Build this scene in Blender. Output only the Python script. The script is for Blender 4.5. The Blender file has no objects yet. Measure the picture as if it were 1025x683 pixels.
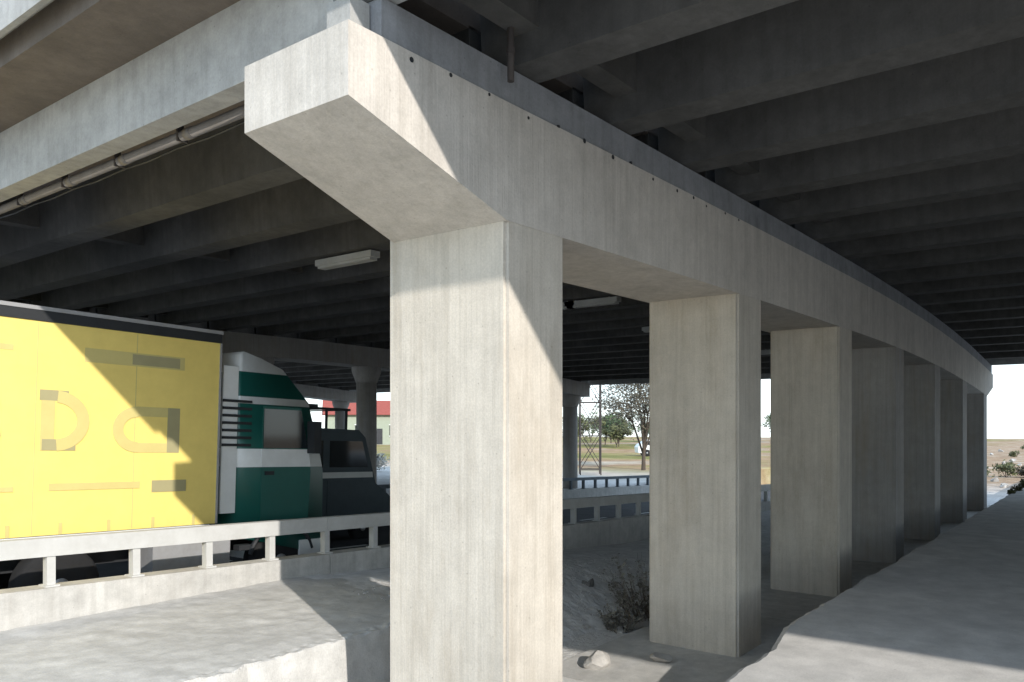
import bpy, bmesh, math, random
from mathutils import Vector, Matrix, noise

random.seed(7)
R = math.radians
S = bpy.context.scene
COL = S.collection
E = 2.8            # eye height over the ground the columns stand on (z = 0)

# ------------------------------------------------------------------ camera
cam_d = bpy.data.cameras.new('camera')
cam = bpy.data.objects.new('camera', cam_d)
COL.objects.link(cam)
YAW = 37.6
cam.location = (0, 0, E)
cam.rotation_euler = (R(90), 0, R(YAW - 90))
cam_d.sensor_width = 36.0
cam_d.lens = 36.0 * 802 / 1025
cam_d.shift_y = 83.5 / 1025
cam_d.clip_start = 0.05
cam_d.clip_end = 8000
S.camera = cam

# ------------------------------------------------------------------ light
SUN = Vector((0.95, 1.98, -1.0)).normalized()      # direction the sunlight travels
elev = math.asin(-SUN.z)
rot = math.atan2(-SUN.x, -SUN.y)
w = bpy.data.worlds.new('World')
S.world = w
w.use_nodes = True
wn = w.node_tree
bg = wn.nodes['Background']
sky = wn.nodes.new('ShaderNodeTexSky')
sky.sky_type = 'NISHITA'
sky.sun_disc = False
sky.sun_elevation = elev
sky.sun_rotation = rot
sky.air_density = 1.0
sky.dust_density = 0.25
sky.ozone_density = 1.5
gm = wn.nodes.new('ShaderNodeGamma')          # soft, hazy sky: less contrast between zenith and horizon
gm.inputs[1].default_value = 0.3
wn.links.new(sky.outputs[0], gm.inputs[0])
ml = wn.nodes.new('ShaderNodeMixRGB')
ml.blend_type = 'MULTIPLY'
ml.inputs[0].default_value = 1.0
ml.inputs[2].default_value = (2.5, 2.85, 3.2, 1)
wn.links.new(gm.outputs[0], ml.inputs[1])
wn.links.new(ml.outputs[0], bg.inputs[0])
bg.inputs[1].default_value = 0.15
sd = bpy.data.lights.new('sun', 'SUN')
sd.energy = 2.0
sd.angle = R(0.6)
sd.color = (1.0, 0.95, 0.88)
so = bpy.data.objects.new('sun', sd)
COL.objects.link(so)
so.rotation_euler = SUN.to_track_quat('-Z', 'Y').to_euler()
so.location = (-20, -40, 40)

S.view_settings.view_transform = 'Standard'
S.view_settings.look = 'None'
S.view_settings.gamma = 1.0
S.view_settings.exposure = 1.3
S.view_settings.use_curve_mapping = False
S.render.engine = 'CYCLES'
S.cycles.max_bounces = 8
S.cycles.diffuse_bounces = 6


# ------------------------------------------------------------------ materials
class NT:
    def __init__(s, name):
        s.m = bpy.data.materials.new(name)
        s.m.use_nodes = True
        s.t = s.m.node_tree
        s.b = s.t.nodes['Principled BSDF']

    def n(s, typ, **kw):
        nd = s.t.nodes.new(typ)
        for k, v in kw.items():
            setattr(nd, k, v)
        return nd

    def l(s, a, b):
        s.t.links.new(a, b)

    def coord(s, scale=(1, 1, 1), out='Object'):
        tc = s.n('ShaderNodeTexCoord')
        mp = s.n('ShaderNodeMapping')
        mp.inputs['Scale'].default_value = scale
        s.l(tc.outputs[out], mp.inputs[0])
        return mp.outputs[0]

    def noise(s, vec, scale, detail=5, rough=0.55):
        nd = s.n('ShaderNodeTexNoise')
        nd.inputs['Scale'].default_value = scale
        nd.inputs['Detail'].default_value = detail
        nd.inputs['Roughness'].default_value = rough
        s.l(vec, nd.inputs['Vector'])
        return nd.outputs['Fac']

    def ramp(s, fac, stops):
        r = s.n('ShaderNodeValToRGB')
        el = r.color_ramp.elements
        while len(el) < len(stops):
            el.new(0.5)
        for e, (p, c) in zip(el, stops):
            e.position = p
            e.color = (*c, 1) if len(c) == 3 else c
        s.l(fac, r.inputs[0])
        return r.outputs[0]

    def mix(s, a, b, fac, mode='MIX'):
        m = s.n('ShaderNodeMixRGB', blend_type=mode)
        for i, v in ((0, fac), (1, a), (2, b)):
            if hasattr(v, 'links') or hasattr(v, 'is_linked'):
                s.l(v, m.inputs[i])
            elif isinstance(v, (int, float)):
                m.inputs[i].default_value = v
            else:
                m.inputs[i].default_value = (*v, 1)
        return m.outputs[0]

    def bump(s, h, strength=0.3, dist=0.02):
        b = s.n('ShaderNodeBump')
        b.inputs['Strength'].default_value = strength
        b.inputs['Distance'].default_value = dist
        s.l(h, b.inputs['Height'])
        s.l(b.outputs[0], s.b.inputs['Normal'])


def concrete(name, c, var=0.25, streak=0.0, stain=None, stain_amt=0.5, bump=0.25, boards=0.0, scale=1.0, mott=0.75):
    """cast concrete: broad mottling, fine grain, optional rain streaks, form board lines and stains"""
    t = NT(name)
    v = t.coord()
    big = t.noise(v, 0.7 * scale, 6, 0.6)
    med = t.noise(v, 4.5 * scale, 8, 0.65)
    fine = t.noise(v, 60, 3, 0.6)
    lo = tuple(x * (1 - var) for x in c)
    hi = tuple(min(0.85, x * (1 + var)) for x in c)
    col = t.ramp(big, [(0.32, lo), (0.68, hi)])
    col = t.mix(col, t.ramp(med, [(0.3, (0.72, 0.72, 0.72)), (0.66, (1.12, 1.12, 1.12))]), mott, 'MULTIPLY')
    col = t.mix(col, t.ramp(fine, [(0.3, (0.84, 0.84, 0.84)), (0.7, (1.08, 1.08, 1.08))]), 0.6, 'MULTIPLY')
    h = med
    if streak:
        vs = t.coord((7, 7, 0.28))
        st = t.noise(vs, 1.6, 6, 0.65)
        col = t.mix(col, t.ramp(st, [(0.33, (0.62, 0.6, 0.57)), (0.55, (1.05, 1.05, 1.05))]), streak, 'MULTIPLY')
    if boards:
        vb = t.coord((1, 1, 0.02))
        wv = t.noise(vb, 26, 2, 0.7)
        col = t.mix(col, t.ramp(wv, [(0.36, (0.8, 0.79, 0.77)), (0.5, (1.02, 1.02, 1.02))]), boards, 'MULTIPLY')
        mx = t.n('ShaderNodeMath', operation='ADD')
        t.l(med, mx.inputs[0])
        t.l(wv, mx.inputs[1])
        h = mx.outputs[0]
    if stain:
        vs2 = t.coord((2.2, 2.2, 0.5))
        s2 = t.noise(vs2, 1.1, 7, 0.7)
        f = t.ramp(s2, [(0.5, (0, 0, 0)), (0.72, (stain_amt,) * 3)])
        col = t.mix(col, stain, f)
    # small dark air holes
    vo = t.n('ShaderNodeTexVoronoi')
    vo.inputs['Scale'].default_value = 9
    t.l(t.coord(), vo.inputs['Vector'])
    pit = t.ramp(vo.outputs['Distance'], [(0.045, (0.55, 0.54, 0.52)), (0.085, (1, 1, 1))])
    col = t.mix(col, pit, 0.5, 'MULTIPLY')
    t.l(col, t.b.inputs['Base Color'])
    t.b.inputs['Roughness'].default_value = 0.88
    t.b.inputs['Specular IOR Level'].default_value = 0.3
    mm = t.n('ShaderNodeMath', operation='MULTIPLY_ADD')
    t.l(fine, mm.inputs[0])
    mm.inputs[1].default_value = 0.35
    t.l(h, mm.inputs[2])
    t.bump(mm.outputs[0], bump, 0.015)
    return t.m


def paint(name, c, rough=0.4, dirt=0.35, metal=0.0, spec=0.5):
    t = NT(name)
    v = t.coord()
    a = t.noise(v, 3, 7, 0.7)
    col = t.mix(c, t.ramp(a, [(0.3, (0.6, 0.58, 0.54)), (0.62, (1, 1, 1))]), dirt, 'MULTIPLY')
    t.l(col, t.b.inputs['Base Color'])
    t.l(t.ramp(a, [(0.3, (min(1, rough + 0.25),) * 3), (0.7, (rough,) * 3)]), t.b.inputs['Roughness'])
    t.b.inputs['Metallic'].default_value = metal
    t.b.inputs['Specular IOR Level'].default_value = spec
    return t.m


def ground_mat(name, stops, scale=0.8, bump=0.6, dist=0.03, fine=30):
    t = NT(name)
    v = t.coord()
    a = t.noise(v, scale, 9, 0.68)
    b = t.noise(v, fine, 4, 0.7)
    col = t.ramp(a, stops)
    col = t.mix(col, t.ramp(b, [(0.3, (0.7, 0.7, 0.7)), (0.7, (1.15, 1.15, 1.15))]), 0.7, 'MULTIPLY')
    t.l(col, t.b.inputs['Base Color'])
    t.b.inputs['Roughness'].default_value = 0.95
    t.b.inputs['Specular IOR Level'].default_value = 0.2
    m = t.n('ShaderNodeMath', operation='ADD')
    t.l(a, m.inputs[0])
    t.l(b, m.inputs[1])
    t.bump(m.outputs[0], bump, dist)
    return t.m


def leafmat(name, c):
    t = NT(name)
    a = t.noise(t.coord(), 1.3, 4, 0.6)
    t.l(t.ramp(a, [(0.3, tuple(x * 0.55 for x in c)), (0.7, tuple(x * 1.4 for x in c))]), t.b.inputs['Base Color'])
    t.b.inputs['Roughness'].default_value = 0.7
    return t.m


M = {}
M['cap'] = concrete('cap_concrete', (0.53, 0.49, 0.44), 0.08, streak=0.3, stain=(0.26, 0.24, 0.21), stain_amt=0.35, boards=0.12, mott=0.4)
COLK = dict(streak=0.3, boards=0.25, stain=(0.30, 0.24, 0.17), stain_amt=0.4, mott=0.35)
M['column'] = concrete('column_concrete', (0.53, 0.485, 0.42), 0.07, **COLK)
M['shade_tone'] = concrete('shade_tone_concrete', (0.33, 0.315, 0.30), 0.10, **COLK)  # column concrete with the dimness deep under the deck put into its colour
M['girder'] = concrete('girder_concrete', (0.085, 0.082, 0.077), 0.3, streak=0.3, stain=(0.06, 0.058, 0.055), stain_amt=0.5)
M['fascia'] = concrete('fascia_concrete', (0.38, 0.375, 0.36), 0.10, streak=0.25)
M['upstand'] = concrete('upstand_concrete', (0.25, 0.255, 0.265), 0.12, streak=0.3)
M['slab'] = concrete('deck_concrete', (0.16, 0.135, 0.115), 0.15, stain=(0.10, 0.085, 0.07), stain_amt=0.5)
M['ledge'] = concrete('ledge_concrete', (0.53, 0.515, 0.485), 0.10, stain=(0.38, 0.365, 0.34), stain_amt=0.5, bump=0.5)
M['path'] = concrete('path_concrete', (0.62, 0.595, 0.56), 0.08, stain=(0.45, 0.43, 0.405), stain_amt=0.55, bump=0.4, scale=0.6)
M['barrier'] = concrete('barrier_concrete', (0.49, 0.475, 0.445), 0.10, streak=0.3, stain=(0.34, 0.31, 0.27), stain_amt=0.35)
M['rail'] = paint('rail_paint', (0.52, 0.515, 0.495), 0.6, 0.4)
M['far_rail'] = paint('far_rail_paint', (0.10, 0.12, 0.14), 0.6, 0.4)
M['rock'] = concrete('rubble_stone', (0.40, 0.38, 0.35), 0.3, bump=0.8)
M['bank'] = concrete('pale_dust', (0.70, 0.685, 0.66), 0.07, stain=(0.52, 0.50, 0.475), stain_amt=0.35, bump=0.35)
M['rockdark'] = concrete('dark_rubble', (0.20, 0.19, 0.18), 0.35, bump=0.8)
M['asphalt'] = ground_mat('asphalt', [(0.3, (0.04, 0.042, 0.045)), (0.7, (0.075, 0.075, 0.075))], 1.2, 0.4, 0.01, 120)
M['line'] = paint('road_paint', (0.65, 0.65, 0.62), 0.8, 0.6)
M['yellow'] = paint('yellow_tarpaulin', (0.84, 0.65, 0.19), 0.5, 0.22, spec=0.3)
M['mark'] = paint('faded_print', (0.36, 0.32, 0.17), 0.6, 0.2)
M['markfaint'] = paint('pale_print', (0.60, 0.50, 0.19), 0.6, 0.2)
M['dark'] = paint('dark_trim', (0.02, 0.022, 0.025), 0.55, 0.3)
M['grey'] = paint('grey_steel', (0.25, 0.26, 0.27), 0.5, 0.5, metal=0.2)
M['white'] = paint('white_paint', (0.72, 0.73, 0.72), 0.35, 0.25)
M['green'] = paint('green_paint', (0.012, 0.085, 0.07), 0.3, 0.25)
M['tyre'] = paint('tyre_rubber', (0.015, 0.015, 0.016), 0.85, 0.3)
M['rim'] = paint('wheel_rim', (0.42, 0.42, 0.43), 0.4, 0.5, metal=0.4)
M['slate'] = paint('slate_paint', (0.028, 0.05, 0.065), 0.35, 0.3)
M['pvc'] = paint('pipe_grey', (0.22, 0.20, 0.18), 0.85, 0.6, spec=0.2)
M['iron'] = paint('rusty_iron', (0.06, 0.05, 0.045), 0.7, 0.5)
M['lampbody'] = paint('luminaire_casing', (0.42, 0.42, 0.40), 0.5, 0.4)
M['redroof'] = paint('red_roof', (0.30, 0.07, 0.05), 0.8, 0.4)
M['render'] = paint('pale_render', (0.30, 0.33, 0.26), 0.9, 0.3)
M['headlamp'] = paint('lamp_lens', (0.7, 0.7, 0.68), 0.1, 0.1)
M['amber'] = paint('amber_lens', (0.6, 0.2, 0.02), 0.2, 0.1)
M['bark'] = paint('bark', (0.09, 0.07, 0.055), 0.95, 0.6)
M['leaf1'] = leafmat('leaf_olive', (0.10, 0.105, 0.04))
M['leaf2'] = leafmat('leaf_green', (0.075, 0.11, 0.04))
M['leaf3'] = leafmat('leaf_dry', (0.12, 0.10, 0.065))
M['leafwhite'] = leafmat('white_blossom', (0.52, 0.50, 0.45))
g = NT('vehicle_glass')
g.b.inputs['Base Color'].default_value = (0.012, 0.017, 0.02, 1)
g.b.inputs['Roughness'].default_value = 0.06
g.b.inputs['Specular IOR Level'].default_value = 0.6
M['glass'] = g.m

# cab: the haulier's green and white bands, laid out over the height of the cab
t = NT('cab_livery')
tc = t.n('ShaderNodeTexCoord')
sx = t.n('ShaderNodeSeparateXYZ')
t.l(tc.outputs['Object'], sx.inputs[0])
mr = t.n('ShaderNodeMapRange')
mr.inputs[1].default_value = 0.0
mr.inputs[2].default_value = 4.0
t.l(sx.outputs['Z'], mr.inputs[0])
GR, WH = (0.010, 0.095, 0.078), (0.70, 0.71, 0.70)
rc = t.n('ShaderNodeValToRGB')
rc.color_ramp.interpolation = 'CONSTANT'
stops = [(0.0, GR), (1.98 / 4, WH), (2.26 / 4, GR), (2.95 / 4, WH), (3.06 / 4, GR), (3.43 / 4, WH)]
el = rc.color_ramp.elements
while len(el) < len(stops):
    el.new(0.9)
for e_, (p, c) in zip(el, stops):
    e_.position = p
    e_.color = (*c, 1)
t.l(mr.outputs[0], rc.inputs[0])
dn = t.noise(t.coord(), 3, 6, 0.7)
t.l(t.mix(rc.outputs[0], t.ramp(dn, [(0.3, (0.65, 0.63, 0.6)), (0.62, (1, 1, 1))]), 0.35, 'MULTIPLY'), t.b.inputs['Base Color'])
t.b.inputs['Roughness'].default_value = 0.32
M['livery'] = t.m

# open country: dry grass, tan earth, pale stony patches
t = NT('open_ground')
v = t.coord()
a = t.noise(v, 0.045, 8, 0.65)
b = t.noise(v, 0.5, 8, 0.7)
c_ = t.noise(v, 9, 5, 0.7)
col = t.ramp(a, [(0.36, (0.16, 0.17, 0.055)), (0.46, (0.30, 0.26, 0.11)), (0.54, (0.36, 0.24, 0.15)), (0.64, (0.44, 0.38, 0.30))])
col = t.mix(col, t.ramp(b, [(0.32, (0.6, 0.58, 0.5)), (0.62, (1.15, 1.12, 1.1))]), 0.8, 'MULTIPLY')
col = t.mix(col, t.ramp(c_, [(0.3, (0.65, 0.65, 0.65)), (0.7, (1.2, 1.2, 1.2))]), 0.6, 'MULTIPLY')
# worn, dusty concrete-grey yard under and beside the bridge
sp = t.n('ShaderNodeSeparateXYZ')
t.l(v, sp.inputs[0])
mrx = t.n('ShaderNodeMapRange')
mrx.inputs[1].default_value = 34
mrx.inputs[2].default_value = 46
t.l(sp.outputs['X'], mrx.inputs[0])
mry = t.n('ShaderNodeMapRange')
mry.inputs[1].default_value = 12
mry.inputs[2].default_value = 22
t.l(sp.outputs['Y'], mry.inputs[0])
earth = t.mix(t.ramp(b, [(0.3, (0.24, 0.15, 0.09)), (0.5, (0.36, 0.25, 0.16)), (0.68, (0.50, 0.43, 0.35))]), t.ramp(c_, [(0.3, (0.65, 0.65, 0.65)), (0.7, (1.2, 1.2, 1.2))]), 0.6, 'MULTIPLY')
col = t.mix(earth, col, mry.outputs[0])
dust = t.ramp(b, [(0.3, (0.50, 0.485, 0.46)), (0.68, (0.68, 0.665, 0.64))])
col = t.mix(dust, col, mrx.outputs[0])
t.l(col, t.b.inputs['Base Color'])
t.b.inputs['Roughness'].default_value = 1.0
t.b.inputs['Specular IOR Level'].default_value = 0.1
ad = t.n('ShaderNodeMath', operation='ADD')
t.l(b, ad.inputs[0])
t.l(c_, ad.inputs[1])
t.bump(ad.outputs[0], 0.7, 0.06)
M['ground'] = t.m


# ------------------------------------------------------------------ mesh helpers
def link(name, me, mat, parent=None, loc=None):
    o = bpy.data.objects.new(name, me)
    COL.objects.link(o)
    if mat is not None and not me.materials:
        me.materials.append(mat if not isinstance(mat, str) else M[mat])
    if parent:
        o.parent = parent
    if loc is not None:
        o.location = loc
    return o


def tag(o, label=None, cat=None, group=None, kind=None):
    for k, v in (('label', label), ('category', cat), ('group', group), ('kind', kind)):
        if v:
            o[k] = v
    return o


def empty(name, loc=(0, 0, 0), label=None, cat=None, group=None):
    o = bpy.data.objects.new(name, None)
    o.empty_display_size = 0.2
    COL.objects.link(o)
    o.location = loc
    return tag(o, label, cat, group)


def copy_tree(o, parent=None):
    c = o.copy()
    COL.objects.link(c)
    c.parent = parent
    for ch in [x for x in COL.objects if x.parent == o]:
        copy_tree(ch, c)
    return c


def bm_mesh(bm, name='mesh', smooth=False, bevel=0.0, seg=1):
    if bevel:
        bmesh.ops.bevel(bm, geom=[e for e in bm.edges if len(e.link_faces) == 2 and e.calc_face_angle(0) > 0.5], offset=bevel, segments=seg, affect='EDGES', clamp_overlap=True)
    bmesh.ops.recalc_face_normals(bm, faces=bm.faces)
    me = bpy.data.meshes.new(name)
    bm.to_mesh(me)
    bm.free()
    if smooth:
        for p in me.polygons:
            p.use_smooth = True
    return me


def b_box(bm, x0, x1, y0, y1, z0, z1):
    vs = [bm.verts.new(p) for p in ((x0, y0, z0), (x1, y0, z0), (x1, y1, z0), (x0, y1, z0), (x0, y0, z1), (x1, y0, z1), (x1, y1, z1), (x0, y1, z1))]
    for f in ((0, 3, 2, 1), (4, 5, 6, 7), (0, 1, 5, 4), (1, 2, 6, 5), (2, 3, 7, 6), (3, 0, 4, 7)):
        bm.faces.new([vs[i] for i in f])


def box(name, x0, x1, y0, y1, z0, z1, mat, parent=None, bevel=0.0, seg=1):
    bm = bmesh.new()
    b_box(bm, x0, x1, y0, y1, z0, z1)
    return link(name, bm_mesh(bm, name, bevel=bevel, seg=seg), mat, parent)


def b_tube(bm, a, b, r, n=8, r2=None):
    a, b = Vector(a), Vector(b)
    d = (b - a).normalized()
    u = d.orthogonal().normalized()
    w_ = d.cross(u)
    r2 = r if r2 is None else r2
    A, B = [], []
    for i in range(n):
        th = 2 * math.pi * i / n
        k = u * math.cos(th) + w_ * math.sin(th)
        A.append(bm.verts.new(a + k * r))
        B.append(bm.verts.new(b + k * r2))
    for i in range(n):
        bm.faces.new((A[i], A[(i + 1) % n], B[(i + 1) % n], B[i]))
    bm.faces.new(A[::-1])
    bm.faces.new(B)


def tube(name, a, b, r, mat, parent=None, n=10, r2=None, smooth=False):
    bm = bmesh.new()
    b_tube(bm, a, b, r, n, r2)
    o = link(name, bm_mesh(bm, name), mat, parent)
    if smooth:
        for p in o.data.polygons:
            p.use_smooth = len(p.vertices) == 4
    return o


def lathe(prof, n=28):
    bm = bmesh.new()
    rings = []
    for r, z in prof:
        rings.append([bm.verts.new((r * math.cos(2 * math.pi * i / n), r * math.sin(2 * math.pi * i / n), z)) for i in range(n)])
    for a, b in zip(rings, rings[1:]):
        for i in range(n):
            f = bm.faces.new((a[i], a[(i + 1) % n], b[(i + 1) % n], b[i]))
            f.smooth = True
    bm.faces.new(rings[0][::-1])
    bm.faces.new(rings[-1])
    return bm


def sweep_x(stations, bevel=0.0, cap_ends=True):
    """stations: list of (x, [(y, z), ...]) with equal counts -> closed prism along x"""
    bm = bmesh.new()
    rings = [[bm.verts.new((x, y, z)) for y, z in pr] for x, pr in stations]
    n = len(rings[0])
    for a, b in zip(rings, rings[1:]):
        for i in range(n):
            bm.faces.new((a[i], a[(i + 1) % n], b[(i + 1) % n], b[i]))
    if cap_ends:
        bm.faces.new(rings[0][::-1])
        bm.faces.new(rings[-1])
    return bm


def extrude_y(prof, y0, y1):
    """prof: polygon of (x, z); extruded along y"""
    bm = bmesh.new()
    A = [bm.verts.new((x, y0, z)) for x, z in prof]
    B = [bm.verts.new((x, y1, z)) for x, z in prof]
    n = len(prof)
    for i in range(n):
        bm.faces.new((A[i], A[(i + 1) % n], B[(i + 1) % n], B[i]))
    bm.faces.new(A[::-1])
    bm.faces.new(B)
    return bm


# ------------------------------------------------------------------ the profile of the place
def camber(x):          # the deck is cambered across its width
    return 0.05 - (0.0006 if x < 14 else 0.0024) * (x - 14) ** 2


def road_z(x):
    xx = max(-40, min(46, x))
    return (E - 2.62) - 0.033 * (xx - 6.7)


LEDGE_Z = E - 2.15


def ledge_z(x):
    if x < 7:
        return LEDGE_Z
    return max(LEDGE_Z - 0.066 * (x - 7), 0.02)


Y_ROAD0, Y_ROAD1 = 9.45, 18.35
WALK_Z = E - 2.0


# ------------------------------------------------------------------ ground
def ground_h(x, y):
    h = -0.05 + 0.035 * noise.noise(Vector((x * 0.35, y * 0.35, 0)))
    if -40 <= x <= 60 and Y_ROAD0 + 0.1 <= y <= Y_ROAD1 + 0.1:
        return road_z(x) - 0.06
    d = math.hypot(x, y)
    if x > 60 or y > 40:
        h += 0.35 * noise.noise(Vector((x * 0.04, y * 0.04, 3)))
    if d > 170:
        h -= (d - 170) * 0.0152
    return h


def axis(stops):
    out = []
    for a, b, n in stops:
        out += [a + (b - a) * i / n for i in range(n)]
    return out + [stops[-1][1]]


xs = axis([(-3000, -400, 6), (-400, -40, 9), (-40, -10, 10), (-10, 40, 70), (40, 120, 40), (120, 400, 28), (400, 4000, 12)])
ys = axis([(-3000, -400, 6), (-400, -40, 8), (-40, -12, 8), (-12, 9.5, 40), (9.5, 9.56, 1), (9.56, 18.34, 8), (18.34, 18.46, 1), (18.46, 60, 45), (60, 200, 32), (200, 500, 12), (500, 4000, 10)])
verts = [(x, y, ground_h(x, y)) for y in ys for x in xs]
nx = len(xs)
faces = [(j * nx + i, j * nx + i + 1, (j + 1) * nx + i + 1, (j + 1) * nx + i) for j in range(len(ys) - 1) for i in range(nx - 1)]
me = bpy.data.meshes.new('ground')
me.from_pydata(verts, [], faces)
for p in me.polygons:
    p.use_smooth = True
tag(link('ground', me, 'ground'), kind='structure')

# road
st = [-40, -20, 0, 20, 46, 60]
me = bpy.data.meshes.new('road')
me.from_pydata([(x, y, road_z(x)) for x in st for y in (Y_ROAD0 + 0.1, Y_ROAD1 + 0.1)], [], [(2 * i, 2 * i + 2, 2 * i + 3, 2 * i + 1) for i in range(len(st) - 1)])
road = tag(link('road', me, 'asphalt'), kind='structure')
for k in range(16):
    x = -14 + k * 3.6
    me = bpy.data.meshes.new('lane_dash')
    me.from_pydata([(xx, yy, road_z(xx) + 0.004) for xx in (x, x + 1.6) for yy in (14.05, 14.2)], [], [(0, 2, 3, 1)])
    link('lane_dash', me, 'line', road)
for yy in (10.0, 17.9):
    me = bpy.data.meshes.new('edge_line')
    me.from_pydata([(xx, yy + d, road_z(xx) + 0.004) for xx in st[:-1] for d in (0, 0.12)], [], [(2 * i, 2 * i + 2, 2 * i + 3, 2 * i + 1) for i in range(len(st) - 2)])
    link('edge_line', me, 'line', road)

# ledge of concrete between columns and barrier, crumbling into a rubble bank further on
def sm(a, b, t_):
    t_ = max(0, min(1, (t_ - a) / (b - a)))
    return t_ * t_ * (3 - 2 * t_)


def ledge_h(x, y):
    n1 = noise.noise(Vector((x * 0.9, y * 0.9, 5)))
    n2 = noise.noise(Vector((x * 3.7, y * 3.7, 9)))
    n3 = noise.noise(Vector((x * 11, y * 11, 2)))
    top = ledge_z(x)
    k = sm(6.6, 8.2, x)
    edge = 6.25 + 0.03 * n2 - 0.10 * max(0, noise.noise(Vector((x * 2.1, 7, 1))) - 0.15)
    crisp = sm(edge - 0.14, edge, y)
    bank = sm(5.5, 7.9 + 0.5 * n1, y)
    pr = crisp * (1 - k) + bank * k
    lump = k * (1 - sm(8.2, 9.0, y)) * (0.08 * n1 + 0.035 * n2 + 0.015 * n3) * sm(5.3, 6.0, y)
    rough = (1 - k) * (0.012 * n2 + (0.018 * n3 if abs(y - edge) < 0.12 else 0.003 * n3))
    z = -0.08 + pr * (top + 0.08) + lump + rough
    return z


xs2 = axis([(-12, 2, 60), (2, 7, 200), (7, 16, 170), (16, 36, 90)])
ys2 = axis([(5.3, 6.0, 12), (6.0, 6.4, 22), (6.4, 9.44, 48)])
nx2 = len(xs2)
me = bpy.data.meshes.new('embankment')
me.from_pydata([(x, y, ledge_h(x, y)) for y in ys2 for x in xs2], [], [(j * nx2 + i, j * nx2 + i + 1, (j + 1) * nx2 + i + 1, (j + 1) * nx2 + i) for j in range(len(ys2) - 1) for i in range(nx2 - 1)])
me.materials.append(M['ledge'])
me.materials.append(M['bank'])
for p in me.polygons:
    p.material_index = 1 if p.center.x > 7.4 + 0.8 * noise.noise(p.center * 1.7) else 0
tag(link('embankment', me, None), kind='structure')

# raised concrete path with a broken edge
def walk_edge(x):
    n2 = noise.noise(Vector((x * 1.3, 0, 4)))
    n3 = noise.noise(Vector((x * 6, 0, 8)))
    b_ = 2.54 + 0.20 * max(0, min(1, (x - 7.2) / 0.8))
    return b_ + 0.06 * n2 + 0.03 * n3


bm = bmesh.new()
rows = []
xsw = axis([(-14, 3, 30), (3, 14, 150), (14, 40, 120), (40, 90, 20)])
for x in xsw:
    e = walk_edge(x)
    c = 0.05 + 0.04 * abs(noise.noise(Vector((x * 4, 3, 3))))
    zt = WALK_Z + 0.006 * noise.noise(Vector((x, 1, 1)))
    rows.append([bm.verts.new(p) for p in ((x, -16, WALK_Z), (x, 0, WALK_Z), (x, e - c, zt), (x, e, zt - c * 0.55), (x, e + 0.02, zt - 0.25), (x, e - 0.04, -0.15))])
for a, b in zip(rows, rows[1:]):
    for i in range(5):
        bm.faces.new((a[i], b[i], b[i + 1], a[i + 1]))
tag(link('path', bm_mesh(bm, 'path'), 'path'), kind='structure')

# ------------------------------------------------------------------ the pier beside the road
PY0, PY1 = 3.69, 4.97           # column width (y)
XC = [4.73, 9.22, 13.42, 17.35, 21.4, 25.5, 29.6]
CW = 0.78
CAP_T, CAP_B = E + 2.42, E + 1.53


def rect_pier(y_off=0.0, label=None):
    p = empty('bridge_pier', (XC[0], 4.3, 0), label, 'bridge pier')
    p.location = (0, 0, 0)
    # cap: cantilever end rises to a shallow end face
    st_ = []
    for x in [3.19, XC[0], 6, 8, 10, 12, 14, 16, 18, 20, 22, 24, 26, 28, XC[-1] + CW, 31.8]:
        dz = camber(max(x, XC[0])) if x > 3.2 else camber(XC[0])
        bot = CAP_B + dz
        top = CAP_T + dz
        if x in (3.19, 31.8):
            bot = top - 0.45
        st_.append((x, [(PY0, bot), (4.74 if x == 3.19 else 4.9, bot), (4.74 if x == 3.19 else 4.9, top), (PY0, top)]))
    bm = sweep_x(st_)
    sharp = [e for e in bm.edges if len(e.link_faces) == 2 and e.calc_face_angle(0) > 0.6]
    bmesh.ops.bevel(bm, geom=sharp, offset=0.025, segments=1, affect='EDGES', clamp_overlap=True)
    cap = link('pier_cap', bm_mesh(bm, 'pier_cap'), 'cap', p)
    # upstand along the near edge, that carries the near girders
    st_ = []
    for x in [3.47, 6, 9, 12, 15, 18, 21, 24, 27, 31.6]:
        z = CAP_T + camber(x)
        st_.append((x, [(PY0 + 0.012, z - 0.06), (4.0, z - 0.06), (4.0, z + 0.27), (PY0 + 0.012, z + 0.27)]))
    up = link('upstand', bm_mesh(sweep_x(st_), 'upstand', bevel=0.012), 'upstand', cap)
    # formwork tie holes plugged with dark mortar, along the joint under the upstand
    for k in range(14):
        x = 3.75 + k * 0.42 + random.uniform(-0.08, 0.08)
        z = CAP_T + camber(x) - 0.03 + random.uniform(-0.02, 0.05)
        tube('tie_hole', (x, PY0 - 0.004, z), (x, PY0 + 0.03, z), random.uniform(0.012, 0.022), 'dark', cap, 7)
    for i, x in enumerate(XC):
        zt = CAP_B + camber(x) - 0.004
        dz = camber(x + CW) - camber(x)
        bm = bmesh.new()
        b_box(bm, x, x + CW, PY0 + 0.006, (4.97, 4.89, 4.82)[min(i, 2)], -0.4, zt)
        bm.verts.ensure_lookup_table()
        for v_ in bm.verts:
            if v_.co.z > 1:
                v_.co.z += 0.05
        ed = [e for e in bm.edges if abs(e.verts[0].co.z - e.verts[1].co.z) > 1]
        bmesh.ops.bevel(bm, geom=ed, offset=0.03, segments=2, affect='EDGES')
        link('column', bm_mesh(bm, 'column'), 'column' if i < 3 else 'shade_tone', p)  # from the fourth column on, shade is painted in by the darker concrete
    # low footing strip the columns rise from, cast in lengths
    xf = 7.35
    while xf < 30:
        bm = bmesh.new()
        b_box(bm, xf, xf + 4.1, 3.30, 5.28, -0.3, 0.015)
        link('footing', bm_mesh(bm, 'footing', bevel=0.02), 'ledge', p)
        xf += 4.115
    return p


pier = rect_pier(0, 'concrete pier of square columns with a cantilevered cap along the path')
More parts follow.
